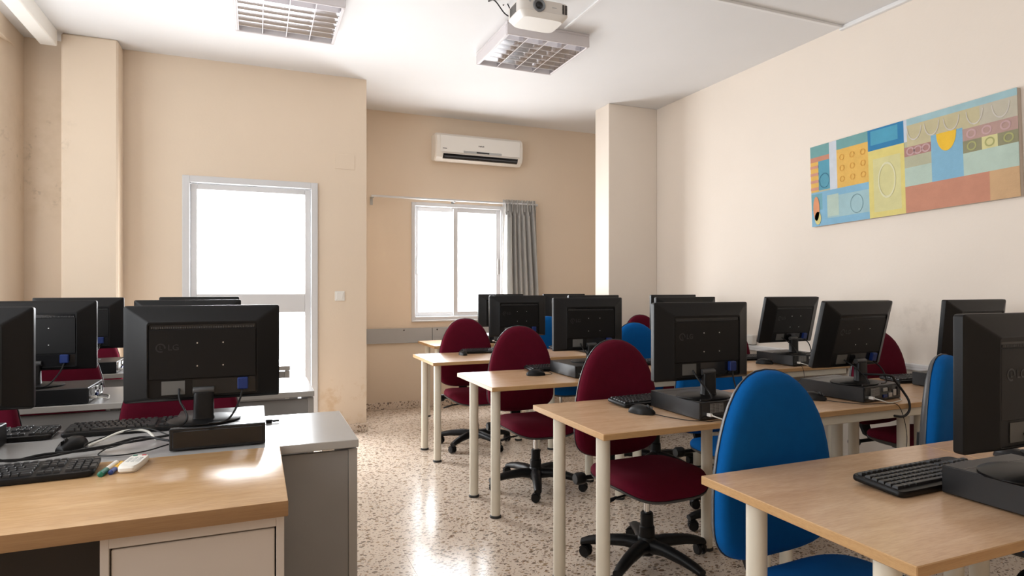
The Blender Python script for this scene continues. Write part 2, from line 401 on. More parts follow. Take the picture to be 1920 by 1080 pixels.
part('louver', 'dark_grey_plastic', ac, lambda b: b.box(-.41, .42, -.186, -.182, .035, .05, .001))
strip = part('display_strip', 'button_grey', ac, lambda b: b.box(-.20, .235, -.1985, -.194, .089, .113, .002))
part('display', 'black_gloss', strip, lambda b: b.box(-.055, .09, -.2005, -.198, .094, .109, .001))
RX = Matrix.Rotation(PI / 2, 4, 'X')
part('brand_mark', 'print_dark', ac, lambda b: [b.box(-.03 + .013 * k, -.022 + .013 * k + .002 * (k % 2), -.1968, -.196, .166, .178 - .003 * (k % 2)) for k in range(5)])
part('marking', 'print_dark', ac, lambda b: b.box(-.43, -.385, -.1968, -.196, .118, .125))
# curtain rail and curtain
rail = tag(empty('curtain_rail', (0, 0, 0)), 'thin white curtain rail fixed above the sliding window', 'curtain rail')
part('rod', 'white_aluminium', rail, lambda b: b.cyl((1.09, YW - .085, 2.214), (2.96, YW - .085, 2.214), .011, n=10))
for x in (1.105, 1.98, 2.945):
    part('bracket', 'button_grey', rail, lambda b: (b.box(x - .012, x + .012, YW - .09, YW, 2.196, 2.204, .001), b.box(x - .014, x + .014, YW - .006, YW, 2.13, 2.215, .001)))
def curtain_mesh(b):
    nx, nz = 110, 34; rows = []
    for k in range(nz + 1):
        t = k / nz; z = 2.25 - t * 1.42; row = []
        for i in range(nx + 1):
            u = i / nx
            wd = .36 + .07 * min(1, t * 1.5); x = 2.755 + (u - .5) * wd - .035 * (1 - t)*(1-u) + .02 * t
            amp = .020 if t < .09 else .034
            fr = 13 if t < .10 else 7.5
            y = YW - .085 + amp * math.sin(u * fr * 2 * PI + 1.3 * math.sin(3 * u + 2 * t)) * (1 + .3 * math.sin(9 * u)) + (.006 * math.sin(40 * u) if t < .1 else 0)
            row.append(b.bm.verts.new((x, y, z + (.008 * math.sin(u * 80) if k == 0 else 0))))
        rows.append(row)
    for a, c in zip(rows[:-1], rows[1:]):
        for i in range(nx): b.bm.faces.new((a[i], a[i + 1], c[i + 1], c[i]))
    bmesh.ops.solidify(b.bm, geom=b.bm.faces[:], thickness=.003)
cur = part('curtain', 'curtain_fabric', None, curtain_mesh, 60); tag(cur, 'grey pleated curtain gathered at one end of its rail', 'curtain')
# grey wall raceway under the window
rw = tag(empty('wall_raceway', (0, 0, 0)), 'wide grey raceway panel screwed to the far wall below the window', 'raceway')
for xa, xb in ((.91, 1.745), (1.75, 2.6), (2.605, 3.26)):
    part('cover_panel', 'grey_panel', rw, lambda b: b.box(xa, xb, YW - .03, YW, .69, .845, .003))
for x in (1.44, 1.80): part('screw', 'print_dark', rw, lambda b: b.lathe([(.008, 0), (.008, -.003)], 10, (x, YW - .03, .825), 'Y'))
# white raceway of the right wall, with a socket
rr = tag(empty('wall_trunking', (0, 0, 0)), 'white cable trunking running along the painting wall above the tables', 'trunking')
part('trunk', 'trunking', rr, lambda b: b.box(X1 - .045, X1, -1.2, 5.39, .755, .795, .003))
part('lid_seam', 'button_grey', rr, lambda b: b.box(X1 - .0458, X1 - .044, -1.2, 5.39, .7735, .775))
part('socket', 'white_plastic', rr, lambda b: b.box(X1 - .05, X1, 4.0, 4.13, .80, .88, .005))
# switch and blank plate on the partition
sw = tag(empty('light_switch', (0, 0, 0)), 'white light switch beside the glazed door', 'switch')
part('plate', 'white_plastic', sw, lambda b: b.box(.634, .718, YP - .010, YP, 1.158, 1.242, .003))
part('rocker', 'white_plastic', sw, lambda b: b.box(.648, .704, YP - .015, YP - .009, 1.172, 1.228, .003))
bp_ = part('blank_plate', 'wall_paint', None, lambda b: b.box(.635, .805, YP - .004, YP, 2.31, 2.44, .002)); tag(bp_, 'painted-over blank cover plate high on the partition wall', 'cover plate')
# box of the roller blind under the ceiling in the left corner
bl = part('blind_box', 'white_plastic', None, lambda b: b.box(-1.42, -1.315, 1.9, 5.36, 3.0, ZC, .006)); tag(bl, 'long white casing box under the ceiling near the stained corner', 'casing')
# ceiling cable trunking
t1 = part('ceiling_trunking', 'trunking', None, lambda b: b.box(1.7, X1 - .03, 3.16, 3.185, ZC - .018, ZC, .002)); tag(t1, 'thin cable trunking across the ceiling from projector to painting wall', 'trunking')
t2 = part('ceiling_trunking', 'trunking', None, lambda b: b.box(X1 - .028, X1, -1.2, 3.19, ZC - .028, ZC, .002)); tag(t2, 'thin trunking along the corner of ceiling and painting wall', 'trunking')
t3 = part('ceiling_trunking', 'trunking', None, lambda b: b.box(2.02, 2.04, 3.19, 3.94, ZC - .012, ZC, .002)); tag(t3, 'short thin trunking on the ceiling leading to the light behind the projector', 'trunking')

# ceiling lights with mirror louvers
def pale_edge(b):
    bmesh.ops.recalc_face_normals(b.bm, faces=b.bm.faces)
    for f in b.bm.faces: f.material_index = 1 if f.normal.z < -.9 else 0
    return b
def make_light():
    r = empty('ceiling_light'); a = .325; H = .095
    part('housing', 'lamp_housing', r, lambda b: (b.box(-a, a, -a, a, -.02, 0, .004), b.box(-a, a, -a, -a + .018, -H, -.018, .005), b.box(-a, a, a - .018, a, -H, -.018, .005), b.box(-a, -a + .018, -a + .018, a - .018, -H, -.018, .005), b.box(a - .018, a, -a + .018, a - .018, -H, -.018, .005)))
    part('reflector', 'louver_mirror', r, lambda b: b.box(-a + .018, a - .018, -a + .018, a - .018, -.026, -.02), 0)
    for k in range(4):
        x = -a + .018 + (k + .5) * (2 * a - .036) / 4
        part('tube', 'tube_glass', r, lambda b: b.cyl((x, -.29, -.045), (x, .29, -.045), .013, n=12))
    cw = (2 * a - .036) / 4
    for k in range(5):
        x = -a + .018 + k * cw
        b = MB(); b.ring_loft([[(x - .003, y, -H + .004), (x + .003, y, -H + .004), (x + .007, y, -H + .03), (x + .016, y, -.03), (x - .016, y, -.03), (x - .007, y, -H + .03)] for y in (-a + .02, a - .02)]) if 0 < k < 4 else b.box(x - .003 if k else x, x + (.003 if k < 4 else 0) + (.003 if k == 0 else 0), -a + .02, a - .02, -H + .004, -.03)
        pale_edge(b).build('louver_blade', None, r, 35, mats=['louver_mirror', 'lamp_housing'])
    me = None
    for c in range(4):
        for q in range(1, 7):
            y = -a + .018 + q * (2 * a - .036) / 7; x = -a + .018 + (c + .5) * cw
            if me is None:
                b = MB(); b.ring_loft([[(xx, -.002, -H + .006), (xx, .002, -H + .006), (xx, .005, -H + .022), (xx, .014, -.045), (xx, -.014, -.045), (xx, -.005, -H + .022)] for xx in (-cw / 2 + .004, cw / 2 - .004)])
                o = pale_edge(b).build('cross_blade', None, r, 35, mats=['louver_mirror', 'lamp_housing']); me = o.data
            else:
                o = bpy.data.objects.new('cross_blade', me); C.objects.link(o); o.parent = r
            o.location = (x, y, 0)
    return r
lt = make_light()
LG = 'mirror-louvred square ceiling lights'
for i, (x, y, lab) in enumerate(((1.925, 4.305, 'square louvred ceiling light directly behind the projector, switched off'), (.195, 4.325, 'square louvred ceiling light in front of the glazed door, switched off'), (1.955, 2.84, 'square louvred ceiling light on the lens side of the projector, switched off'))):
    o = lt if i == 0 else copy_tree(lt)
    o.location = (x, y, ZC); tag(o, lab, 'ceiling light', LG)
# projector on a ceiling mount, lens towards the front of the room
pj = tag(empty('projector', (1.64, 3.56, 2.925), 0), 'white video projector hung from the ceiling with its round lens forward', 'projector')
def body(b):
    o1 = superellipse(.165, .115, 8, 40); o0 = superellipse(.135, .095, 6, 40)
    b.ring_loft([[(x, y, z) for x, y in o] for o, z in ((o0, 0), ([(x * .85 + u * .15, y * .85 + v * .15) for (x, y), (u, v) in zip(o0, o1)], .004), (o1, .034))])
part('base_cover', 'white_plastic', pj, body)
part('casing', 'projector_body', pj, lambda b: b.ring_loft([[(x * s, y * s, z) for x, y in superellipse(.165, .115, 8, 40)] for s, z in ((1, .0345), (1, .098), (.985, .106), (.95, .109))]))
lens = part('lens_ring', 'lens_grey', pj, lambda b: b.lathe([(.040, -.105), (.040, -.122), (.036, -.125), (.028, -.118)], 28, (-.045, 0, .068), 'Y'))
part('lens_glass', 'black_gloss', lens, lambda b: b.lathe([(.027, -.110), (.022, -.121), (.010, -.125)], 24, (-.045, 0, .068), 'Y'))
part('sensor', 'button_grey', pj, lambda b: b.lathe([(.008, -.11), (.008, -.1165)], 14, (-.105, 0, .088), 'Y'))
me = None
for c in range(2):
    for q in range(10):
        o = part('vent_slot', 'print_dark', pj, lambda b: b.box(-.007, .007, -.002, .001, -.0018, .0018)) if me is None else bpy.data.objects.new('vent_slot', me)
        if me is None: me = o.data
        else: C.objects.link(o); o.parent = pj
        o.location = (.121 + c * .019, -.1145, .042 + q * .0058)
me = None
for q in range(12):
    o = part('side_slot', 'print_dark', pj, lambda b: b.box(-.001, .002, -.05, .05, -.0014, .0014)) if me is None else bpy.data.objects.new('side_slot', me)
    if me is None: me = o.data
    else: C.objects.link(o); o.parent = pj
    o.location = (-.1648, .01, .042 + q * .0048)
part('logo_mark', 'button_grey', pj, lambda b: b.box(.045, .075, -.1155, -.114, .066, .071))
part('mount_pole', 'white_plastic', pj, lambda b: (b.cyl((0, .02, .105), (0, .02, ZC - 2.925), .018), b.box(-.06, .06, -.04, .08, .106, .114, .002), b.lathe([(.06, ZC - 2.925 - .015), (.06, ZC - 2.925)], 20, (0, .02, 0))))
part('cable', 'black_plastic', pj, lambda b: b.tube(smooth_path([(-.12, .115, .07), (-.16, .16, .11), (-.22, .18, .19), (-.26, .2, ZC - 2.925 - .004)]), .004))
part('cable', 'black_plastic', pj, lambda b: b.tube(smooth_path([(-.07, .115, .07), (-.10, .17, .12), (-.13, .2, .2), (-.15, .22, ZC - 2.925 - .004)]), .004))

# painting on the right wall (slightly crooked), abstract colour blocks
pt = tag(empty('painting', (X1, 2.745, 2.038)), 'long abstract canvas of yellow, blue and terracotta blocks on the side wall', 'painting')
pt.rotation_euler = (math.radians(-1.9), 0, 0)
PW, PH = 1.36, .592       # local: u along -Y (from far end = 0 to near end = 1), v up
part('canvas', 'cabinet_white', pt, lambda b: b.box(-.032, -.001, -PW / 2, PW / 2, -PH / 2, PH / 2, .002))
PCOL = {}
def pcol(c):
    k = 'art_%02d' % len(PCOL)
    if c not in PCOL: PCOL[c] = k; mat(k, c, .7, noise=.13, nscale=14, bump=.3, bscale=120)
    return PCOL[c]
TEAL = (.16, .36, .36); SKY = (.22, .45, .62); DBLUE = (.02, .20, .42); YEL = (.72, .62, .20); LEM = (.66, .62, .30); ORG = (.76, .46, .10)
TER = (.56, .25, .16); WHT = (.60, .64, .70); SAGE = (.46, .46, .32); PALE = (.46, .58, .50); GOLD = (.85, .52, .03); MAUVE = (.42, .22, .20); OLV = (.27, .26, .15); AQUA = (.34, .52, .56); STR = (.62, .30, .22)
rects = [(0, 1, 0, 1, SAGE), (0, .155, .86, 1, TEAL), (0, .12, .80, .86, TER), (0, .05, .43, .80, ORG), (.05, .125, .44, .80, (.09, .33, .44)), (.12, .165, .40, 1, WHT), (.165, .345, .88, 1, TEAL), (.165, .345, .42, .88, ORG),
         (0, .345, 0, .42, SKY), (0, .07, .2, .40, (.16, .38, .44)), (.10, .345, .08, .34, AQUA), (.10, .17, .10, .36, PALE), (.345, .53, .76, 1, DBLUE), (.36, .50, .82, .98, (.07, .34, .50)), (.345, .53, 0, .76, YEL), (.37, .51, .06, .66, LEM),
         (.53, .545, .76, 1, WHT), (.545, 1, .93, 1, AQUA), (.545, .86, .70, .93, (.55, .49, .30)), (.86, 1, .66, .93, (.52, .48, .38)), (.53, .655, .60, .70, MAUVE), (.53, .655, .48, .60, SAGE), (.53, .655, .28, .48, PALE), (.655, .79, .28, .76, SKY), (.79, 1, .62, .74, (.46, .30, .26)), (.79, 1, .50, .62, OLV), (.865, .925, .50, .62, LEM), (.79, 1, .28, .50, PALE),
         (.53, 1, 0, .28, TER), (.89, 1, 0, .28, (.60, .38, .20))]
for k in range(4): rects.append((0, .05, .45 + k * .09, .485 + k * .09, STR))
cols = []; b = MB()
def yz(u, v): return (PW / 2 - u * PW, -PH / 2 + v * PH)
for k, (u0, u1, v0, v1, c) in enumerate(rects):
    n = pcol(c)
    if n not in cols: cols.append(n)
    y0, z0 = yz(u0, v0); y1, z1 = yz(u1, v1); f0 = len(b.bm.faces)
    x = -.0322 - .00008 * (k + 1)
    vs = [b.bm.verts.new(p) for p in ((x, y0, z0), (x, y1, z0), (x, y1, z1), (x, y0, z1))]; f = b.bm.faces.new(vs); f.material_index = cols.index(n)
def disc(u, v, ru, rv, c, ring=0.0, half=False, k=0):
    n = pcol(c)
    if n not in cols: cols.append(n)
    y, z = yz(u, v); x = -.0352 - .0001 * k; K = 22
    angs = [PI + PI * i / K for i in range(K + 1)] if half else [2 * PI * i / K for i in range(K)]
    pts = [(x, y - ru * PW * math.cos(a), z + rv * PH * math.sin(a)) for a in angs]
    if ring:
        q = [(x, y - ru * (1 - ring) * PW * math.cos(a), z + rv * (1 - ring) * PH * math.sin(a)) for a in angs]
        A = [b.bm.verts.new(p) for p in pts]; B = [b.bm.verts.new(p) for p in q]
        for i in range(len(A) - (1 if half else 0)):
            j = (i + 1) % len(A); f = b.bm.faces.new((A[i], A[j], B[j], B[i])); f.material_index = cols.index(n)
    else:
        f = b.bm.faces.new([b.bm.verts.new(p) for p in pts]); f.material_index = cols.index(n)
disc(.722, .76, .043, .19, GOLD, half=True)
for i in range(3):
    for j in range(3): disc(.195 + i * .06, .52 + j * .13, .014, .035, (.70, .36, .06), .25)
for u, v in ((.56, .65), (.595, .65), (.632, .65), (.825, .68), (.885, .68), (.955, .68)): disc(u, v, .020, .045, (.55, .36, .36), .35)
for u in (.825, .895, .965): disc(u, .56, .019, .045, (.40, .40, .16), .3)
for u in (.58, .66, .745, .84, .94): disc(u, .90, .034, .14, (.62, .58, .52), .10, True)
disc(.087, .55, .032, .09, (.03, .14, .24), .07); disc(.275, .20, .036, .11, (.14, .26, .30), .05); disc(.44, .40, .045, .2, (.72, .70, .46), .12)
disc(.032, .22, .02, .15, (.72, .30, .14)); disc(.04, .0 + .10, .02, .08, (.66, .58, .22))
b.build('painted_blocks', None, pt, 0, mats=cols)

# ------------------------------------------------------------------ furniture: wooden tables
TZ = .737
def make_table(wd, dp, apron):
    r = empty('classroom_table')
    b = MB(); b.box(0, wd, 0, dp, TZ - .024, TZ, .002, 1)
    for f in b.bm.faces: f.material_index = 0 if abs(f.normal.z) > .9 else 1
    b.build('tabletop', None, r, 30, mats=['beech_top', 'beech_edge'])
    for sx in (.06, wd - .06):
        for sy in (.105, dp - .15):
            lg = part('leg', 'leg_cream', r, lambda b: b.lathe([(.027, .012), (.027, TZ - .024)], 20, (sx, sy, 0)))
            part('foot_cap', 'rubber', lg, lambda b: b.lathe([(.031, 0), (.031, .010), (.028, .014)], 20, (sx, sy, 0)))
    if apron:
        part('apron', 'leg_cream', r, lambda b: b.box(.02, wd - .02, .012, .04, TZ - .064, TZ - .024, .003))
        part('apron', 'leg_cream', r, lambda b: b.box(.09, wd - .09, dp - .165, dp - .135, TZ - .08, TZ - .024, .003))
    return r
ROWY = [.805, 1.965, 3.12, 4.315, 5.54]      # front edges, from the camera side to the air conditioner
RORD = ['fifth', 'fourth', 'third', 'second', 'first']
POS = ['aisle end', 'middle', 'wall end']
protos = {}
TWS = [.92, .87, .87]; TXS = [1.168, 2.092, 2.966]
for r in range(5):
    ncol = 3 if r < 4 else 2
    for c in range(ncol):
        ap = c > 0
        if ap not in protos: protos[ap] = t = make_table(TWS[c], .625, ap)
        else: t = copy_tree(protos[ap])
        x = TXS[c] + (0 if r < 4 else .342)
        t.location = (x, ROWY[r], 0)
        pos = POS[c] if r < 4 else ('aisle end' if c == 0 else 'column end')
        tag(t, 'beech-top table with cream legs, %s of %s wooden row from the air conditioner' % (pos, RORD[r]), 'table', 'beech classroom tables')

# grey desks of the left block
def make_grey_desk(wd, dp):
    r = empty('grey_desk')
    b = MB(); b.box(-wd, 0, 0, dp, TZ - .028, TZ, .002, 1)
    for f in b.bm.faces: f.material_index = 0 if abs(f.normal.z) > .9 else 1
    b.build('desktop', None, r, 30, mats=['grey_laminate', 'grey_edge'])
    for x in (-wd + .002, -.032):
        part('end_panel', 'grey_edge', r, lambda b: b.box(x, x + .03, .018, dp - .03, 0, TZ - .036, .002))
    part('modesty_panel', 'grey_board', r, lambda b: b.box(-wd + .032, -.032, .022, .04, .06, TZ - .04, .002))
    for x in (-wd + .1, -wd / 2, -.1): part('spacer', 'chrome', r, lambda b: b.box(x - .02, x + .02, .03, .05, TZ - .042, TZ - .026))
    return r
GY = [2.236, 3.372, 4.512]; GX = [.335, .28, .215]
gd = make_grey_desk(1.78, .55)
GORD = ['third', 'second', 'first']
for i in range(3):
    o = gd if i == 0 else copy_tree(gd)
    o.location = (GX[i], GY[i], 0)
    tag(o, ['grey laminate desk standing against the back of the wooden teacher desk', 'grey laminate desk between two other grey desks', 'grey laminate desk right in front of the glazed door'][i], 'desk', 'grey desks of the left block')
# teacher's desk
td = tag(empty('teacher_desk', (0, 0, 0)), 'wood-top teacher desk with a pale drawer pedestal, in front of the grey desks', 'desk')
b = MB(); b.box(-1.30, .075, 1.652, 2.232, TZ - .038, TZ + .002, .003, 2)
for f in b.bm.faces: f.material_index = 0 if abs(f.normal.z) > .9 else 1
b.build('desktop', None, td, 30, mats=['teacher_top', 'teacher_edge'])
ped = part('pedestal', 'cabinet_white', td, lambda b: (b.box(-.33, -.312, 1.672, 2.20, .0, TZ - .038, .001), b.box(.047, .066, 1.672, 2.20, 0, TZ - .038, .001), b.box(-.312, .047, 1.672, 2.20, TZ - .066, TZ - .038, .001), b.box(-.312, .047, 1.70, 2.20, 0, .06), b.box(-.312, .047, 2.18, 2.20, .06, TZ - .066)))
for z0, z1 in ((.40, TZ - .071), (.065, .395)):
    dr = part('drawer', 'cabinet_white', ped, lambda b: b.box(-.3085, .0435, 1.676, 2.15, z0, z1, .002))
part('back_panel', 'dark_board', td, lambda b: b.box(-1.27, -.33, 2.17, 2.19, .05, TZ - .038))
part('end_panel', 'cabinet_white', td, lambda b: b.box(-1.29, -1.27, 1.68, 2.20, 0, TZ - .038, .001))

# ------------------------------------------------------------------ office chairs
def back_outline(k=44):
    o = []
    for i in range(k):
        t = 2 * PI * i / k; ct, st = math.cos(t), math.sin(t)
        n, bb = (2.25, .44) if st > 0 else (2.8, .135)
        o.append((.24 * math.copysign(abs(ct) ** (2 / n), ct), bb * math.copysign(abs(st) ** (2 / n), st)))
    return o
def make_chair(fab):
    r = empty('office_chair')
    def arms(b):
        for k in range(5):
            a = PI / 2 + k * 2 * PI / 5
            rings = []
            for s, z, hw, hh in ((.02, .088, .040, .034), (.10, .098, .033, .028), (.20, .090, .028, .024), (.27, .077, .025, .020), (.307, .066, .022, .015)):
                c, n_ = Vector((math.cos(a), math.sin(a), 0)), Vector((-math.sin(a), math.cos(a), 0))
                rings.append([c * s + n_ * (hw * math.cos(q)) + Vector((0, 0, z + hh * math.sin(q))) for q in [2 * PI * j / 10 for j in range(10)]])
            b.ring_loft(rings)
        b.lathe([(.03, .045), (.045, .06), (.046, .115), (.038, .13)], 20)
    sb = part('star_base', 'black_plastic', r, arms, 50)
    cm = None
    for k in range(5):
        a = PI / 2 + k * 2 * PI / 5
        if cm is None:
            def cas(b):
                for sgn in (-1, 1): b.lathe([(.010, .007 * sgn), (.0255, .008 * sgn), (.027, .014 * sgn), (.024, .022 * sgn), (.008, .0235 * sgn)], 18, (.012, 0, .027), 'Y')
                b.cyl((0, 0, .03), (0, 0, .068), .008, n=8); b.box(-.012, .02, -.006, .006, .027, .056, .003)
                b.ring_loft([[(.012 + .0295 * math.cos(q), y, .027 + .0295 * math.sin(q)) for q in [PI * .15 + PI * .7 * j / 8 for j in range(9)]] + [(.012 + .0265 * math.cos(q), y, .027 + .0265 * math.sin(q)) for q in [PI * .85 - PI * .7 * j / 8 for j in range(9)]] for y in (-.02, .02)])
            o = part('caster', 'black_plastic', sb, cas, 40); cm = o.data
        else:
            o = bpy.data.objects.new('caster', cm); C.objects.link(o); o.parent = sb
        o.location = (.295 * math.cos(a), .295 * math.sin(a), 0); o.rotation_euler = (0, 0, a + 1.1 + k * 1.7)
    gl = part('gas_lift', 'black_plastic', r, lambda b: b.lathe([(.037, .12), (.035, .175), (.030, .18), (.029, .235), (.024, .24)], 20))
    part('piston', 'chrome', gl, lambda b: b.lathe([(.0135, .235), (.0135, .36)], 14))
    part('mechanism', 'black_plastic', r, lambda b: (b.box(-.075, .075, -.09, .12, .338, .382, .012), b.box(-.035, .035, .10, .30, .342, .366, .008)))
    part('lever', 'black_plastic', r, lambda b: (b.tube([(-.07, -.03, .35), (-.20, -.035, .34)], .005), b.ring_loft([[(x, -.035 + w_ * math.cos(q), .34 + .006 * math.sin(q) - (x + .20) * -.25) for q in [2 * PI * j / 10 for j in range(10)]] for x, w_ in ((-.19, .006), (-.215, .016), (-.25, .018), (-.265, .008))])))
    part('knob', 'black_plastic', r, lambda b: b.lathe([(.012, -.19), (.026, -.195), (.029, -.205), (.029, -.235), (.024, -.245)], 18, (0, .235, .355), 'X'))
    part('knob_rod', 'black_plastic', r, lambda b: b.cyl((-.20, .235, .355), (0, .235, .355), .011))
    so = superellipse(.235, .225, 3.4, 44)
    def sf(x, y, d):     # seat curve: front edge dips, slight hollow in the middle
        return (x, y - .01, .008 + d - .045 * max(0, (-y - .08) / .15) ** 2 - .012 * (1 - min(1, (x / .2) ** 2)) * (d > .41))
    part('seat_shell', 'dark_grey_plastic', r, lambda b: b.ring_loft([[sf(x * s, y * s, d) for x, y in so] for s, d in ((.55, .370), (.86, .372), (.985, .388), (1.0, .400))]), 50)
    part('seat_cushion', fab, r, lambda b: b.ring_loft([[sf(x * s, y * s, d) for x, y in so] for s, d in ((.985, .4005), (1.0, .408), (.995, .420), (.96, .434), (.85, .444), (.6, .449), (.3, .451), (.05, .451))]), 60)
    # backrest: z centre .55, leaning back
    bo = back_outline(); T = math.radians(7)
    def bf(x, z, d):     # d forward(-y)
        y = .265 - d + .55 * x * x * -1.0 * 1.0 + .03 * math.cos((z + .1) * 5.0) - .03
        zz = z; return (x, y + math.sin(T) * zz + 0.02, .575 + zz * math.cos(T))
    part('back_cushion', fab, r, lambda b: b.ring_loft([[bf(x * s, z * s + (1 - s) * .12, d) for x, z in bo] for s, d in ((.99, .0005), (1.0, .008), (.995, .022), (.965, .036), (.88, .046), (.65, .052), (.35, .054), (.05, .054))]), 60)
    part('back_shell', 'shell_plastic', r, lambda b: b.ring_loft([[bf(x * s, z * s + (1 - s) * .12, d) for x, z in bo] for s, d in ((.05, -.026), (.6, -.025), (.88, -.021), (.98, -.012), (1.012, 0.0), (1.012, .0035), (.98, .0035))]), 50)
    part('back_support', 'black_plastic', r, lambda b: b.ring_loft([[(sx * hw, y + sy * .010, z) for sx, sy in ((-1, -1), (1, -1), (1, 1), (-1, 1))] for y, z, hw in ((.28, .354, .034), (.315, .365, .034), (.338, .41, .034), (.342, .52, .034), (.345, .62, .034), (.345, .70, .028))]), 40)
    return r
chair_m = make_chair('maroon_fabric'); chair_b = make_chair('blue_fabric')
usedc = {'m': False, 'b': False}
def chair(kind, x, y, rz, label, grp, spin=-22):
    src = chair_m if kind == 'm' else chair_b
    o = src if not usedc[kind] else copy_tree(src); usedc[kind] = True
    o.location = (x, y, 0); o.rotation_euler = (0, 0, math.radians(rz)); tag(o, label, 'chair', grp)
    for ch in o.children:
        if ch.name.startswith('star_base'): ch.rotation_euler = (0, 0, math.radians(spin - rz))
def rlab(kind, c, r):
    return '%s swivel chair at the %s of the %s wooden row from the air conditioner' % ({'m': 'maroon', 'b': 'blue'}[kind], c, RORD[r])
RG = 'swivel chairs at the wooden tables'; LGR = 'swivel chairs at the grey desks'
for kind, x, y, rz, c, r in (('b', 1.50, 1.235, 3, 'aisle end', 0), ('b', 2.53, 1.33, 14, 'middle', 0),
                             ('m', 1.665, 2.415, 2, 'aisle end', 1), ('b', 2.40, 2.62, 0, 'middle', 1), ('m', 3.51, 2.415, 0, 'wall end', 1),
                             ('m', 1.655, 3.625, 0, 'aisle end', 2), ('b', 2.61, 3.68, 0, 'middle', 2), ('m', 3.42, 3.64, 0, 'wall end', 2),
                             ('m', 1.635, 4.775, -2, 'aisle end', 3), ('b', 2.47, 4.88, 0, 'middle', 3), ('m', 3.42, 4.80, 0, 'wall end', 3)):
    chair(kind, x, y, rz, rlab(kind, c, r), RG, {('aisle end', 2): 14, ('aisle end', 3): -16, ('middle', 1): 10, ('wall end', 1): 14, ('middle', 0): 20}.get((c, r), -22))
for x, y, rz, lab in ((-.30, 2.80, 0, 'maroon swivel chair at the aisle side of the grey desk touching the teacher desk'), (-1.10, 2.80, 0, 'maroon swivel chair at the window side of the grey desk touching the teacher desk'),
                      (-1.03, 3.90, 0, 'maroon swivel chair at the window side of the middle grey desk'), (-.36, 3.95, 0, 'maroon swivel chair at the aisle side of the middle grey desk'),
                      (-1.12, 4.93, 0, 'maroon swivel chair behind the grey desk nearest the glazed door')):
    chair('m', x, y, rz, lab, LGR)

# ------------------------------------------------------------------ computers
def make_pc():
    r = empty('desktop_computer'); W, D, H = .29, .335, .075        # origin: centre of footprint; ports face -y
    part('case', 'case_metal', r, lambda b: b.box(-W / 2, W / 2, -D / 2, D / 2, .004, H, .003))
    part('foot_pads', 'rubber', r, lambda b: [b.box(x - .012, x + .012, y - .012, y + .012, 0, .005) for x in (-.11, .11) for y in (-.13, .13)])
    part('lid_seam', 'black_gloss', r, lambda b: (b.box(-W / 2 + .002, W / 2 - .002, D / 2 - .05, D / 2 - .0485, H - .0002, H + .0005)))
    rp = part('rear_panel', 'black_gloss', r, lambda b: b.box(-W / 2 + .008, W / 2 - .008, -D / 2 - .001, -D / 2 + .002, .010, H - .006))
    def grid(b):
        for k in range(11): b.box(-.095 + k * .0065, -.0935 + k * .0065, -D / 2 - .0025, -D / 2 - .001, .030, .066)
        for k in range(7): b.box(-.095, -.0285, -D / 2 - .0025, -D / 2 - .001, .030 + k * .0058, .0315 + k * .0058)
    part('vent_grid', 'port_metal', rp, grid, 0)
    for x0, x1, z0, z1, mt in ((-.005, .03, .045, .062, 'port_metal'), (.035, .065, .045, .064, 'case_metal'), (.075, .10, .02, .05, 'port_metal'), (.0, .03, .016, .030, 'vga_blue'), (.04, .068, .016, .036, 'port_metal'), (.108, .13, .02, .06, 'case_metal')):
        part('port', mt, rp, lambda b: b.box(x0, x1, -D / 2 - .006, -D / 2 - .001, z0, z1, .001))
    part('drive_bay', 'black_gloss', r, lambda b: b.box(-W / 2 + .01, W / 2 - .01, D / 2 - .002, D / 2 + .004, .012, H - .008, .002))
    nc = part('network_cable', 'white_cable', r, lambda b: b.tube(smooth_path([(-.105, -D / 2 - .02, .025), (-.09, -D / 2 - .045, .018), (-.05, -D / 2 - .06, .006), (.02, -D / 2 - .05, .003), (.09, -D / 2 - .035, .003), (.16, -D / 2 + .02, .003)]), .0026, 7))
    part('plug', 'white_plastic', nc, lambda b: b.box(-.112, -.100, -D / 2 - .024, -D / 2 - .001, .019, .031, .001))
    return r
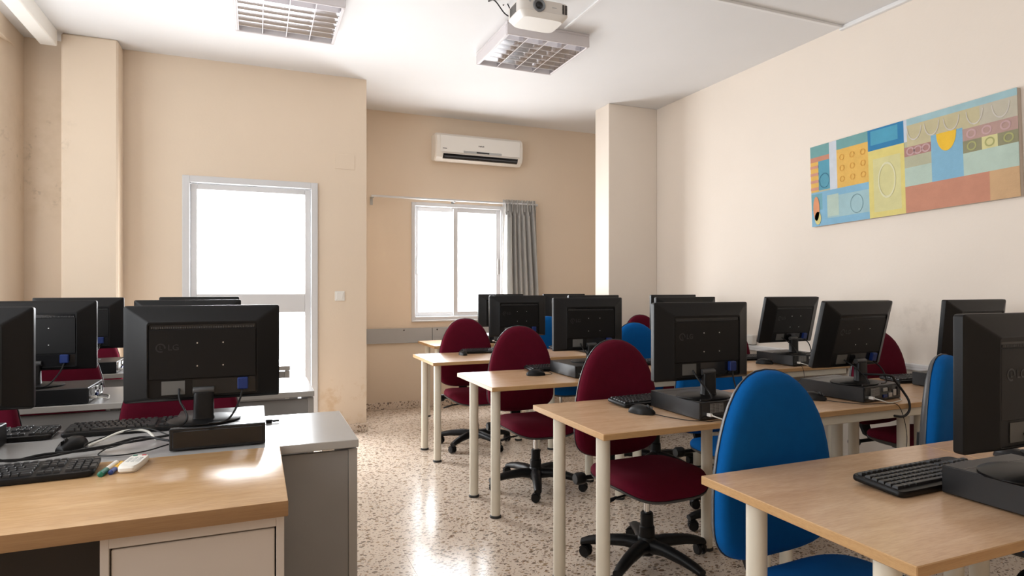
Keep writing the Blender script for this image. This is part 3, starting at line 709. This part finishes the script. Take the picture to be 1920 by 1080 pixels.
def make_monitor(tilt):
    r = empty('computer_monitor'); W, H = .485, .325; ZB = .072        # origin: bottom centre of the foot; rear side faces -y
    T = Matrix.Translation((0, .0, ZB + H / 2 + .0)) @ Matrix.Rotation(math.radians(tilt), 4, 'X')
    def tp(p): return tuple(T @ Vector(p))
    w2, h2 = W / 2, H / 2
    def casing(b):
        def rr(hw, z0, z1, y, rad=.008):
            o = []
            for cx, cz, a0 in ((hw - rad, z1 - rad, 0), (-hw + rad, z1 - rad, 90), (-hw + rad, z0 + rad, 180), (hw - rad, z0 + rad, 270)):
                for q in range(5):
                    a = math.radians(a0 + q * 22.5); o.append(tp((cx + rad * math.cos(a), y, cz + rad * math.sin(a))))
            return o
        b.ring_loft([rr(w2 - .018, -h2 + .018, h2 - .018, .022), rr(w2 - .018, -h2 + .018, h2 - .018, .026), rr(w2 - .001, -h2 + .001, h2 - .001, .026), rr(w2, -h2, h2, .022), rr(w2, -h2, h2, .004), rr(w2 - .003, -h2 + .003, h2 - .003, .001),
                     rr(w2 - .012, -h2 + .004, h2 - .010, -.004), rr(w2 - .068, -h2 + .012, h2 - .050, -.030, .010), rr(w2 - .072, -h2 + .016, h2 - .054, -.0335, .010), rr(w2 - .075, -h2 + .018, h2 - .060, -.0335, .008), rr(w2 - .075, -h2 + .018, h2 - .060, -.028, .008)])
    cs = part('casing', 'black_plastic', r, casing, 24)
    tb = lambda b, x0, x1, y0, y1, z0, z1, bev=0: b.box(x0, x1, y0, y1, z0, z1, bev, 1, T)
    part('screen', 'black_gloss', r, lambda b: tb(b, -w2 + .018, w2 - .018, .0215, .0235, -h2 + .018, h2 - .018))
    rp = part('rear_panel', 'black_plastic', r, lambda b: tb(b, -w2 + .077, w2 - .077, -.0325, -.026, -h2 + .078, h2 - .079, .002))
    part('vent_slot', 'black_gloss', cs, lambda b: tb(b, -w2 + .08, w2 - .08, -.0295, -.0275, h2 - .077, h2 - .064))
    fin = MB()
    for k in range(60): tb(fin, -w2 + .085 + k * .0053, -w2 + .0875 + k * .0053, -.031, -.029, h2 - .0765, h2 - .070)
    f_ = fin.build('vent_fins', 'dark_grey_plastic', cs, 0); f_['kind'] = 'stuff'
    for sx in (-.04, .04):
        for sz in (-.042, .036):
            part('screw', 'screw_metal', rp, lambda b: b.lathe([(.0026, -.0325), (.0026, -.0336)], 8, (sx + .02, 0, sz), 'Y') and [setattr(v, 'co', T @ v.co) for v in b.bm.verts])
    part('label_sticker', 'label_paper', cs, lambda b: tb(b, -w2 + .115, -w2 + .185, -.0300, -.0283, -h2 + .026, -h2 + .072))
    part('port_bay', 'black_gloss', cs, lambda b: tb(b, -.035, w2 - .08, -.0290, -.0275, -h2 + .022, -h2 + .074))
    em = part('logo_emblem', 'logo_relief', rp, lambda b: ([tb(b, -.13 + .013 * math.cos(a) - .002, -.13 + .013 * math.cos(a) + .002, -.0333, -.0325, .022 + .013 * math.sin(a) - .002, .022 + .013 * math.sin(a) + .002) for a in [2 * PI * q / 20 for q in range(17)]], tb(b, -.1325, -.1305, -.0333, -.0325, .016, .029), tb(b, -.1325, -.125, -.0333, -.0325, .016, .018)))
    text_mesh('logo_lettering', 'LG', .028, 'logo_relief', rp, T @ Matrix.Translation((-.092, -.0328, .022)) @ RX)
    # VGA plug and cable, power cable
    p0 = T @ Vector((w2 - .12, -.038, -h2 + .055))
    vg = part('video_plug', 'vga_blue', r, lambda b: tb(b, w2 - .137, w2 - .103, -.048, -.029, -h2 + .035, -h2 + .075, .003))
    part('video_cable', 'black_plastic', r, lambda b: b.tube(smooth_path([T @ Vector((w2 - .12, -.04, -h2 + .036)), (w2 - .13, -.06, ZB + .0), (.09, -.10, .03), (.065, -.115, .012), (.02, -.125, .012)]), .0033, 8))
    part('power_cable', 'black_plastic', r, lambda b: b.tube(smooth_path([T @ Vector((-.075, -.03, -h2 + .045)), (-.07, -.06, ZB + .01), (-.045, -.095, .035), (-.06, -.12, .012), (-.11, -.12, .010)]), .0036, 8))
    # stand
    part('hinge', 'dark_grey_plastic', r, lambda b: b.lathe([(.0115, -.033), (.0125, -.031), (.0125, .031), (.0115, .033)], 16, (0, -.032, ZB + .036), 'X'))
    def neck(b):
        o = superellipse(.032, .019, 4, 24)
        b.ring_loft([[(x * s, y * s - .034, z) for x, y in o] for s, z in ((1.12, .012), (1.0, .025), (.97, ZB + .024), (.90, ZB + .030))])
    part('neck', 'black_plastic', r, neck)
    part('foot', 'black_plastic', r, lambda b: b.ring_loft([[(x * s, y * s, z) for x, y in superellipse(.115, .098, 2, 40)] for s, z in ((.97, 0), (1.0, .002), (1.0, .005), (.93, .0085), (.6, .015), (.3, .018), (.05, .018))]), 50)
    return r
def keyboard_parts(r, separate):
    L_, D_ = .44, .145
    part('keyboard_body', 'black_plastic', r, lambda b: b.ring_loft([[(x, y, z + .010 * (y + D_ / 2) / D_) for x, y in superellipse(L_ / 2 * s, D_ / 2 * s, 14, 48)] for s, z in ((.985, .002), (1.0, .006), (1.0, .013), (.985, .017))]), 40)
    part('tilt_foot', 'black_plastic', r, lambda b: [b.box(x - .012, x + .012, D_ / 2 - .02, D_ / 2 - .012, 0, .012) for x in (-.17, .17)])
    U = .0188; rows = []
    X_ = -L_ / 2 + .012
    # (row y, start x, key widths)
    main = [[1] * 13 + [2], [1.5] + [1] * 12 + [1.5], [1.75] + [1] * 11 + [2.25], [1.25] + [1] * 11 + [2.75], [1.5, 1, 1.5, 6, 1.5, 1, 1, 1.5]]
    keys = []
    for q, ws in enumerate(main):
        x = X_
        for wv in ws: keys.append((x + wv * U / 2, .030 - q * U, wv, 1)); x += wv * U
    for k in range(13): keys.append((X_ + U * (k * 1.14 + .6), .054, 1, .8))
    xb = X_ + 15 * U + .009
    for q in (0, 1):
        for k in range(3): keys.append((xb + (k + .5) * U, .030 - q * U, 1, 1))
    for k in range(3): keys.append((xb + (k + .5) * U, .030 - 4 * U, 1, 1))
    keys.append((xb + 1.5 * U, .030 - 3 * U, 1, 1))
    for k in range(3): keys.append((xb + (k + .5) * U, .054, 1, .8))
    xn = xb + 3 * U + .009
    for q in range(5):
        for k in range(3): keys.append((xn + (k + .5) * U, .030 - q * U, 1, 1))
    keys.append((xn + 3.5 * U, .030 - .0 * U, 1, 1)); keys.append((xn + 3.5 * U, .030 - 1.5 * U, 1, 2)); keys.append((xn + 3.5 * U, .030 - 3.5 * U, 1, 2))
    def keyshape(b, wx, wy, ox=0, oy=0, oz=0):
        hx, hy = wx * U / 2 - .0011, wy * U / 2 - .0011
        b.ring_loft([[(ox - a * hx + 0, oy - c * hy, oz + z) for a, c in ((1, 1), (-1, 1), (-1, -1), (1, -1))] for a_, z in ((1, 0),)] + [[(ox + sx * (hx - ins), oy + sy * (hy - ins), oz + z) for sx, sy in ((-1, -1), (1, -1), (1, 1), (-1, 1))] for ins, z in ((0, .001), (.0018, .0065), (.0026, .0072))])
    cache = {}
    if separate:
        for x, y, wx, wy in keys:
            kk = (wx, wy)
            if kk not in cache:
                o = part('key', 'key_black', r, lambda b: keyshape(b, wx, wy), 30); cache[kk] = o.data
            else:
                o = bpy.data.objects.new('key', cache[kk]); C.objects.link(o); o.parent = r
            o.location = (x, y, .0165 + .010 * (y + D_ / 2) / D_)
    else:
        b = MB()
        for x, y, wx, wy in keys: keyshape(b, wx, wy, x, y, .0165 + .010 * (y + D_ / 2) / D_)
        o = b.build('keys', 'key_black', r, 30); o['kind'] = 'stuff'
def make_keyboard(sep):
    r = empty('computer_keyboard'); keyboard_parts(r, sep); return r
def make_mouse():
    r = empty('computer_mouse')
    def shell(b):
        rings = []
        for t in range(13):
            u = t / 12; y = -.056 + .112 * u
            wv = .030 * (math.sin(PI * min(1, max(0, .08 + .84 * u))) ** .45) * (1 - .10 * math.cos(2 * PI * u)) ; hv = .037 * (math.sin(PI * (.10 + .80 * u ** .8))) ** .8
            rings.append([(wv * math.copysign(abs(math.cos(a)) ** .8, math.cos(a)), y, .002 + hv * max(0, math.sin(a)) ** .75) for a in [PI * k / 12 for k in range(13)]] )
        b.ring_loft(rings)
    part('mouse_shell', 'black_plastic', r, shell, 60)
    part('scroll_wheel', 'rubber', r, lambda b: b.lathe([(.006, -.003), (.0085, -.002), (.0085, .002), (.006, .003)], 14, (0, .028, .0325), 'X'))
    part('button_gap', 'black_gloss', r, lambda b: b.box(-.0006, .0006, .010, .05, .018, .0335))
    return r
pc0 = make_pc(); mon_flat = make_monitor(0); mon_tilt = make_monitor(13); mon_mid = make_monitor(5)
kb0 = make_keyboard(False); kb1 = make_keyboard(True); ms0 = make_mouse()
first = {}
def inst(src, loc, rz):
    o = src if id(src) not in first else copy_tree(src); first[id(src)] = 1
    o.location = loc; o.rotation_euler = (0, 0, math.radians(rz)); return o
PCH = .0755
MG, PG, KG, SG = 'black monitors with their backs to the aisle front', 'slim black desktop computers under the monitors', 'black keyboards', 'black mice'
def station(where, zt, pc, mon, kb=None, mouse=None, cord=None):
    """pc=(cx,cy,rz) mon=(x,y,rz,kind)"""
    o = inst(pc0, (pc[0], pc[1], zt), pc[2]); tag(o, 'slim black desktop computer ' + where, 'computer', PG)
    if 'behind the teacher desk' in where:
        for ch in list(o.children):
            if ch.name.startswith('network_cable'):
                for g_ in list(ch.children): bpy.data.objects.remove(g_)
                bpy.data.objects.remove(ch)
    src = {'f': mon_flat, 't': mon_tilt, 'm': mon_mid}[mon[3]]
    o = inst(src, (mon[0], mon[1], zt + PCH), mon[2])
    tag(o, {'f': 'upright', 't': 'tilted', 'm': 'slightly tilted'}[mon[3]] + ' black monitor ' + where, 'monitor', MG)
    if kb:
        o = inst(kb1 if kb[3] else kb0, (kb[0], kb[1], zt), kb[2]); tag(o, 'black keyboard ' + where, 'keyboard', KG)
    if mouse:
        o = inst(ms0, (mouse[0], mouse[1], zt), mouse[2]); tag(o, 'black mouse ' + where, 'mouse', SG)
        a = math.radians(mouse[2]); nx, ny = -math.sin(a), math.cos(a)
        if cord:
            part('cord', 'black_plastic', o, lambda b: b.tube(smooth_path([(0, .05, .006)] + [tuple(Matrix.Rotation(-a, 3, 'Z') @ Vector((q[0] - mouse[0], q[1] - mouse[1], q[2] if len(q) > 2 else .003))) for q in cord]), .0016, 6))
def rw_(c, r): return 'on %s table, %s wooden row from the air conditioner' % (c, RORD[r])
def pcf(x0, y0, rz=0):      # near-left corner of the case -> its centre
    a = math.radians(rz); return (x0 + .145 * math.cos(a) - .1675 * math.sin(a), y0 + .145 * math.sin(a) + .1675 * math.cos(a), rz)
station(rw_('aisle-end', 0), TZ, pcf(1.645, .735), (1.745, .925, 0, 'f'), (1.72, 1.155, 2, True), (2.17, 1.19, 170))
station(rw_('aisle-end', 1), TZ, pcf(1.64, 2.015), (1.745, 2.125, 0, 'f'), (1.72, 2.435, 4, False), (1.515, 2.235, -150), [(1.56, 2.14), (1.60, 2.04), (1.66, 1.99), (1.73, 1.957, -.01), (1.75, 1.95, -.2), (1.80, 1.97, -.32)])
station(rw_('middle', 1), TZ, pcf(2.59, 2.035, 6), (2.675, 2.155, 3, 't'), (2.80, 2.475, 4, False), (2.46, 2.20, -155), [(2.50, 2.12), (2.56, 2.02), (2.66, 1.99), (2.72, 1.958, -.01), (2.76, 1.95, -.15), (2.80, 2.0, -.3)])
station(rw_('wall-end', 1), TZ, pcf(3.33, 1.99), (3.46, 2.08, 0, 'm'), (3.53, 2.43, -4, False))
station(rw_('aisle-end', 2), TZ, pcf(1.73, 3.235), (1.915, 3.40, 0, 'f'), (1.83, 3.66, 2, False), (1.575, 3.45, -100), [(1.64, 3.44), (1.695, 3.47), (1.715, 3.58)])
station(rw_('middle', 2), TZ, pcf(2.54, 3.24), (2.675, 3.42, 0, 'f'), (2.56, 3.67, 3, False))
station(rw_('wall-end', 2), TZ, pcf(3.375, 3.185), (3.455, 3.29, 0, 't'), (3.48, 3.62, 0, False), (3.30, 3.365, -140), [(3.33, 3.28), (3.36, 3.16), (3.385, 3.112, -.005), (3.40, 3.10, -.2)])
station(rw_('aisle-end', 3), TZ, pcf(1.80, 4.42), (1.945, 4.60, 0, 'f'), (1.78, 4.85, 0, False), (1.52, 4.72, 180))
station(rw_('middle', 3), TZ, pcf(2.50, 4.42), (2.645, 4.60, 0, 'f'), (2.58, 4.84, 0, False))
station(rw_('wall-end', 3), TZ, pcf(3.32, 4.42), (3.46, 4.60, 0, 'f'))
station(rw_('aisle-end', 4), TZ, pcf(2.08, 5.64), (2.27, 5.80, 0, 'f'))
station(rw_('column-end', 4), TZ, pcf(2.82, 5.64), (2.98, 5.80, 0, 'f'))
GW = ['of the grey desk behind the teacher desk', 'of the middle grey desk', 'of the grey desk nearest the glazed door']
station('on aisle side ' + GW[0], TZ, (-.115, 2.45, 180), (-.165, 2.40, 0, 'f'), (-.42, 2.705, 0, False))
station('on window side ' + GW[0], TZ, (-.93, 2.45, 180), (-.90, 2.42, 0, 'f'), (-.885, 2.705, 0, False), (-.565, 2.47, 155))
station('on aisle side ' + GW[1], TZ, (-.30, 3.54, 90), (-.315, 3.55, 0, 'f'))
station('on window side ' + GW[1], TZ, (-.88, 3.53, 90), (-.95, 3.52, 0, 'f'))
station('on aisle side ' + GW[2], TZ, (-.34, 4.68, 90), (-.35, 4.69, 0, 'f'))
station('on window side ' + GW[2], TZ, (-.97, 4.66, 90), (-1.03, 4.66, 0, 'f'))
# teacher's keyboard, remote, pens, rubber bands
o = inst(kb1, (-.645, 2.125, TZ + .002), 3); tag(o, 'black keyboard on the wooden teacher desk beside the white remote', 'keyboard', KG)
z = TZ + .002
rc = tag(empty('remote_control', (-.335, 2.135, z), math.radians(-8)), 'white remote control lying on the teacher desk beside the pens', 'remote control')
part('remote_body', 'remote_white', rc, lambda b: b.ring_loft([[(x * s, y * s, zz) for x, y in superellipse(.026, .070, 5, 36)] for s, zz in ((.90, 0), (1, .006), (1, .015), (.93, .020), (.6, .021))]), 40)
for i in range(3):
    for j in range(4): part('button', 'button_grey', rc, lambda b: b.box(-.017 + i * .013, -.008 + i * .013, -.02 + j * .013, -.014 + j * .013, .0205, .0222, .0008))
part('button', 'green_plastic', rc, lambda b: b.box(-.018, -.006, .050, .057, .020, .0225, .001)); part('button', 'red_plastic', rc, lambda b: b.box(.006, .018, .050, .057, .020, .0225, .001))
def pen(name, label, cat, x, y, rz, ln, rad, cbody, ccap):
    p = tag(empty(name, (x, y, z), math.radians(rz)), label, cat)
    part('barrel', cbody, p, lambda b: b.lathe([(rad * .9, 0), (rad, .004), (rad, ln * .62)], 12, (0, 0, rad), 'Y'))
    part('cap', ccap, p, lambda b: b.lathe([(rad * .55, -ln * .38), (rad * 1.08, -ln * .36), (rad * 1.08, 0)], 12, (0, 0, rad), 'Y'))
pen('marker_pen', 'white marker with green cap lying against the teacher keyboard', 'marker', -.398, 2.10, -8, .125, .0075, 'remote_white', 'green_plastic')
pen('marker_pen', 'yellow marker with dark blue cap beside the white remote', 'marker', -.378, 2.105, -6, .10, .0065, 'yellow_plastic', 'navy_plastic')
rb = part('rubber_band', 'rubber_band', None, lambda b: [b.tube([(-.362 + (.014 + .003 * k) * math.cos(a) * (1 + .4 * math.sin(2 * a + k)), 2.13 + .03 * k * .5 + .022 * math.sin(a), z + .0016 + .002 * k) for a in [2 * PI * q / 16 for q in range(17)]], .0014, 5) for k in range(3)]); tag(rb, 'tangle of brown rubber bands between the markers and the remote', 'rubber bands')
# black cable tangle on the grey desk behind the teacher desk
CG = 'black cables tangled on the grey desk'
for k, pts in enumerate(([(-.268, 2.36, .02), (-.36, 2.40, .03), (-.48, 2.36, .012), (-.60, 2.31, .02), (-.68, 2.30, .01), (-.745, 2.33, .02)],
                         [(-.268, 2.40, .03), (-.38, 2.38, .022), (-.50, 2.33, .02), (-.62, 2.30, .012), (-.74, 2.28, .02)],
                         [(-.268, 2.43, .02), (-.36, 2.50, .04), (-.46, 2.53, .02), (-.53, 2.46, .005), (-.46, 2.38, .006), (-.37, 2.36, .03)],
                         [(-.268, 2.34, .012), (-.33, 2.30, .005), (-.40, 2.28, .004), (-.46, 2.31, .004), (-.44, 2.40, .012)])):
    c_ = part('cable', 'black_plastic', None, lambda b: b.tube(smooth_path([(x, y, TZ + .003 + zz) for x, y, zz in pts]), .0042 if k < 2 else .0022, 8)); tag(c_, ['thick black cable running along the grey desk toward the far keyboard', 'thick black cable lying closest to the teacher keyboard on the grey desk', 'thin black cord arching up in a loop beside the desktop computer', 'thin black cord lying flat in a curl on the grey desk'][k], 'cable', CG)

lp = part('cable', 'black_plastic', None, lambda b: b.tube(smooth_path([(2.655, 2.10, TZ + .125), (2.71, 2.0, TZ + .128), (2.75, 2.0, TZ + .10), (2.785, 1.985, TZ + .05), (2.79, 1.962, TZ + .010), (2.775, 1.950, TZ - .03), (2.73, 1.945, TZ - .052), (2.67, 1.945, TZ - .045)]), .0055, 8)); tag(lp, 'thick black cable looping from a tilted monitor over the table edge', 'cable')
wc = part('cable', 'white_cable', None, lambda b: b.tube(smooth_path([(-.32, 2.47, TZ + .006), (-.36, 2.52, TZ + .03), (-.43, 2.53, TZ + .032), (-.49, 2.50, TZ + .012), (-.52, 2.47, TZ + .004)]), .004, 8)); tag(wc, 'beige cable arching among black cables on the grey desk', 'cable')
ud = part('usb_dongle', 'black_plastic', None, lambda b: (b.box(.035, .06, 2.63, 2.65, TZ, TZ + .014, .003), b.box(.06, .085, 2.633, 2.647, TZ + .003, TZ + .011, .002))); tag(ud, 'small black dongle lying beside the computer on the grey desk', 'dongle')
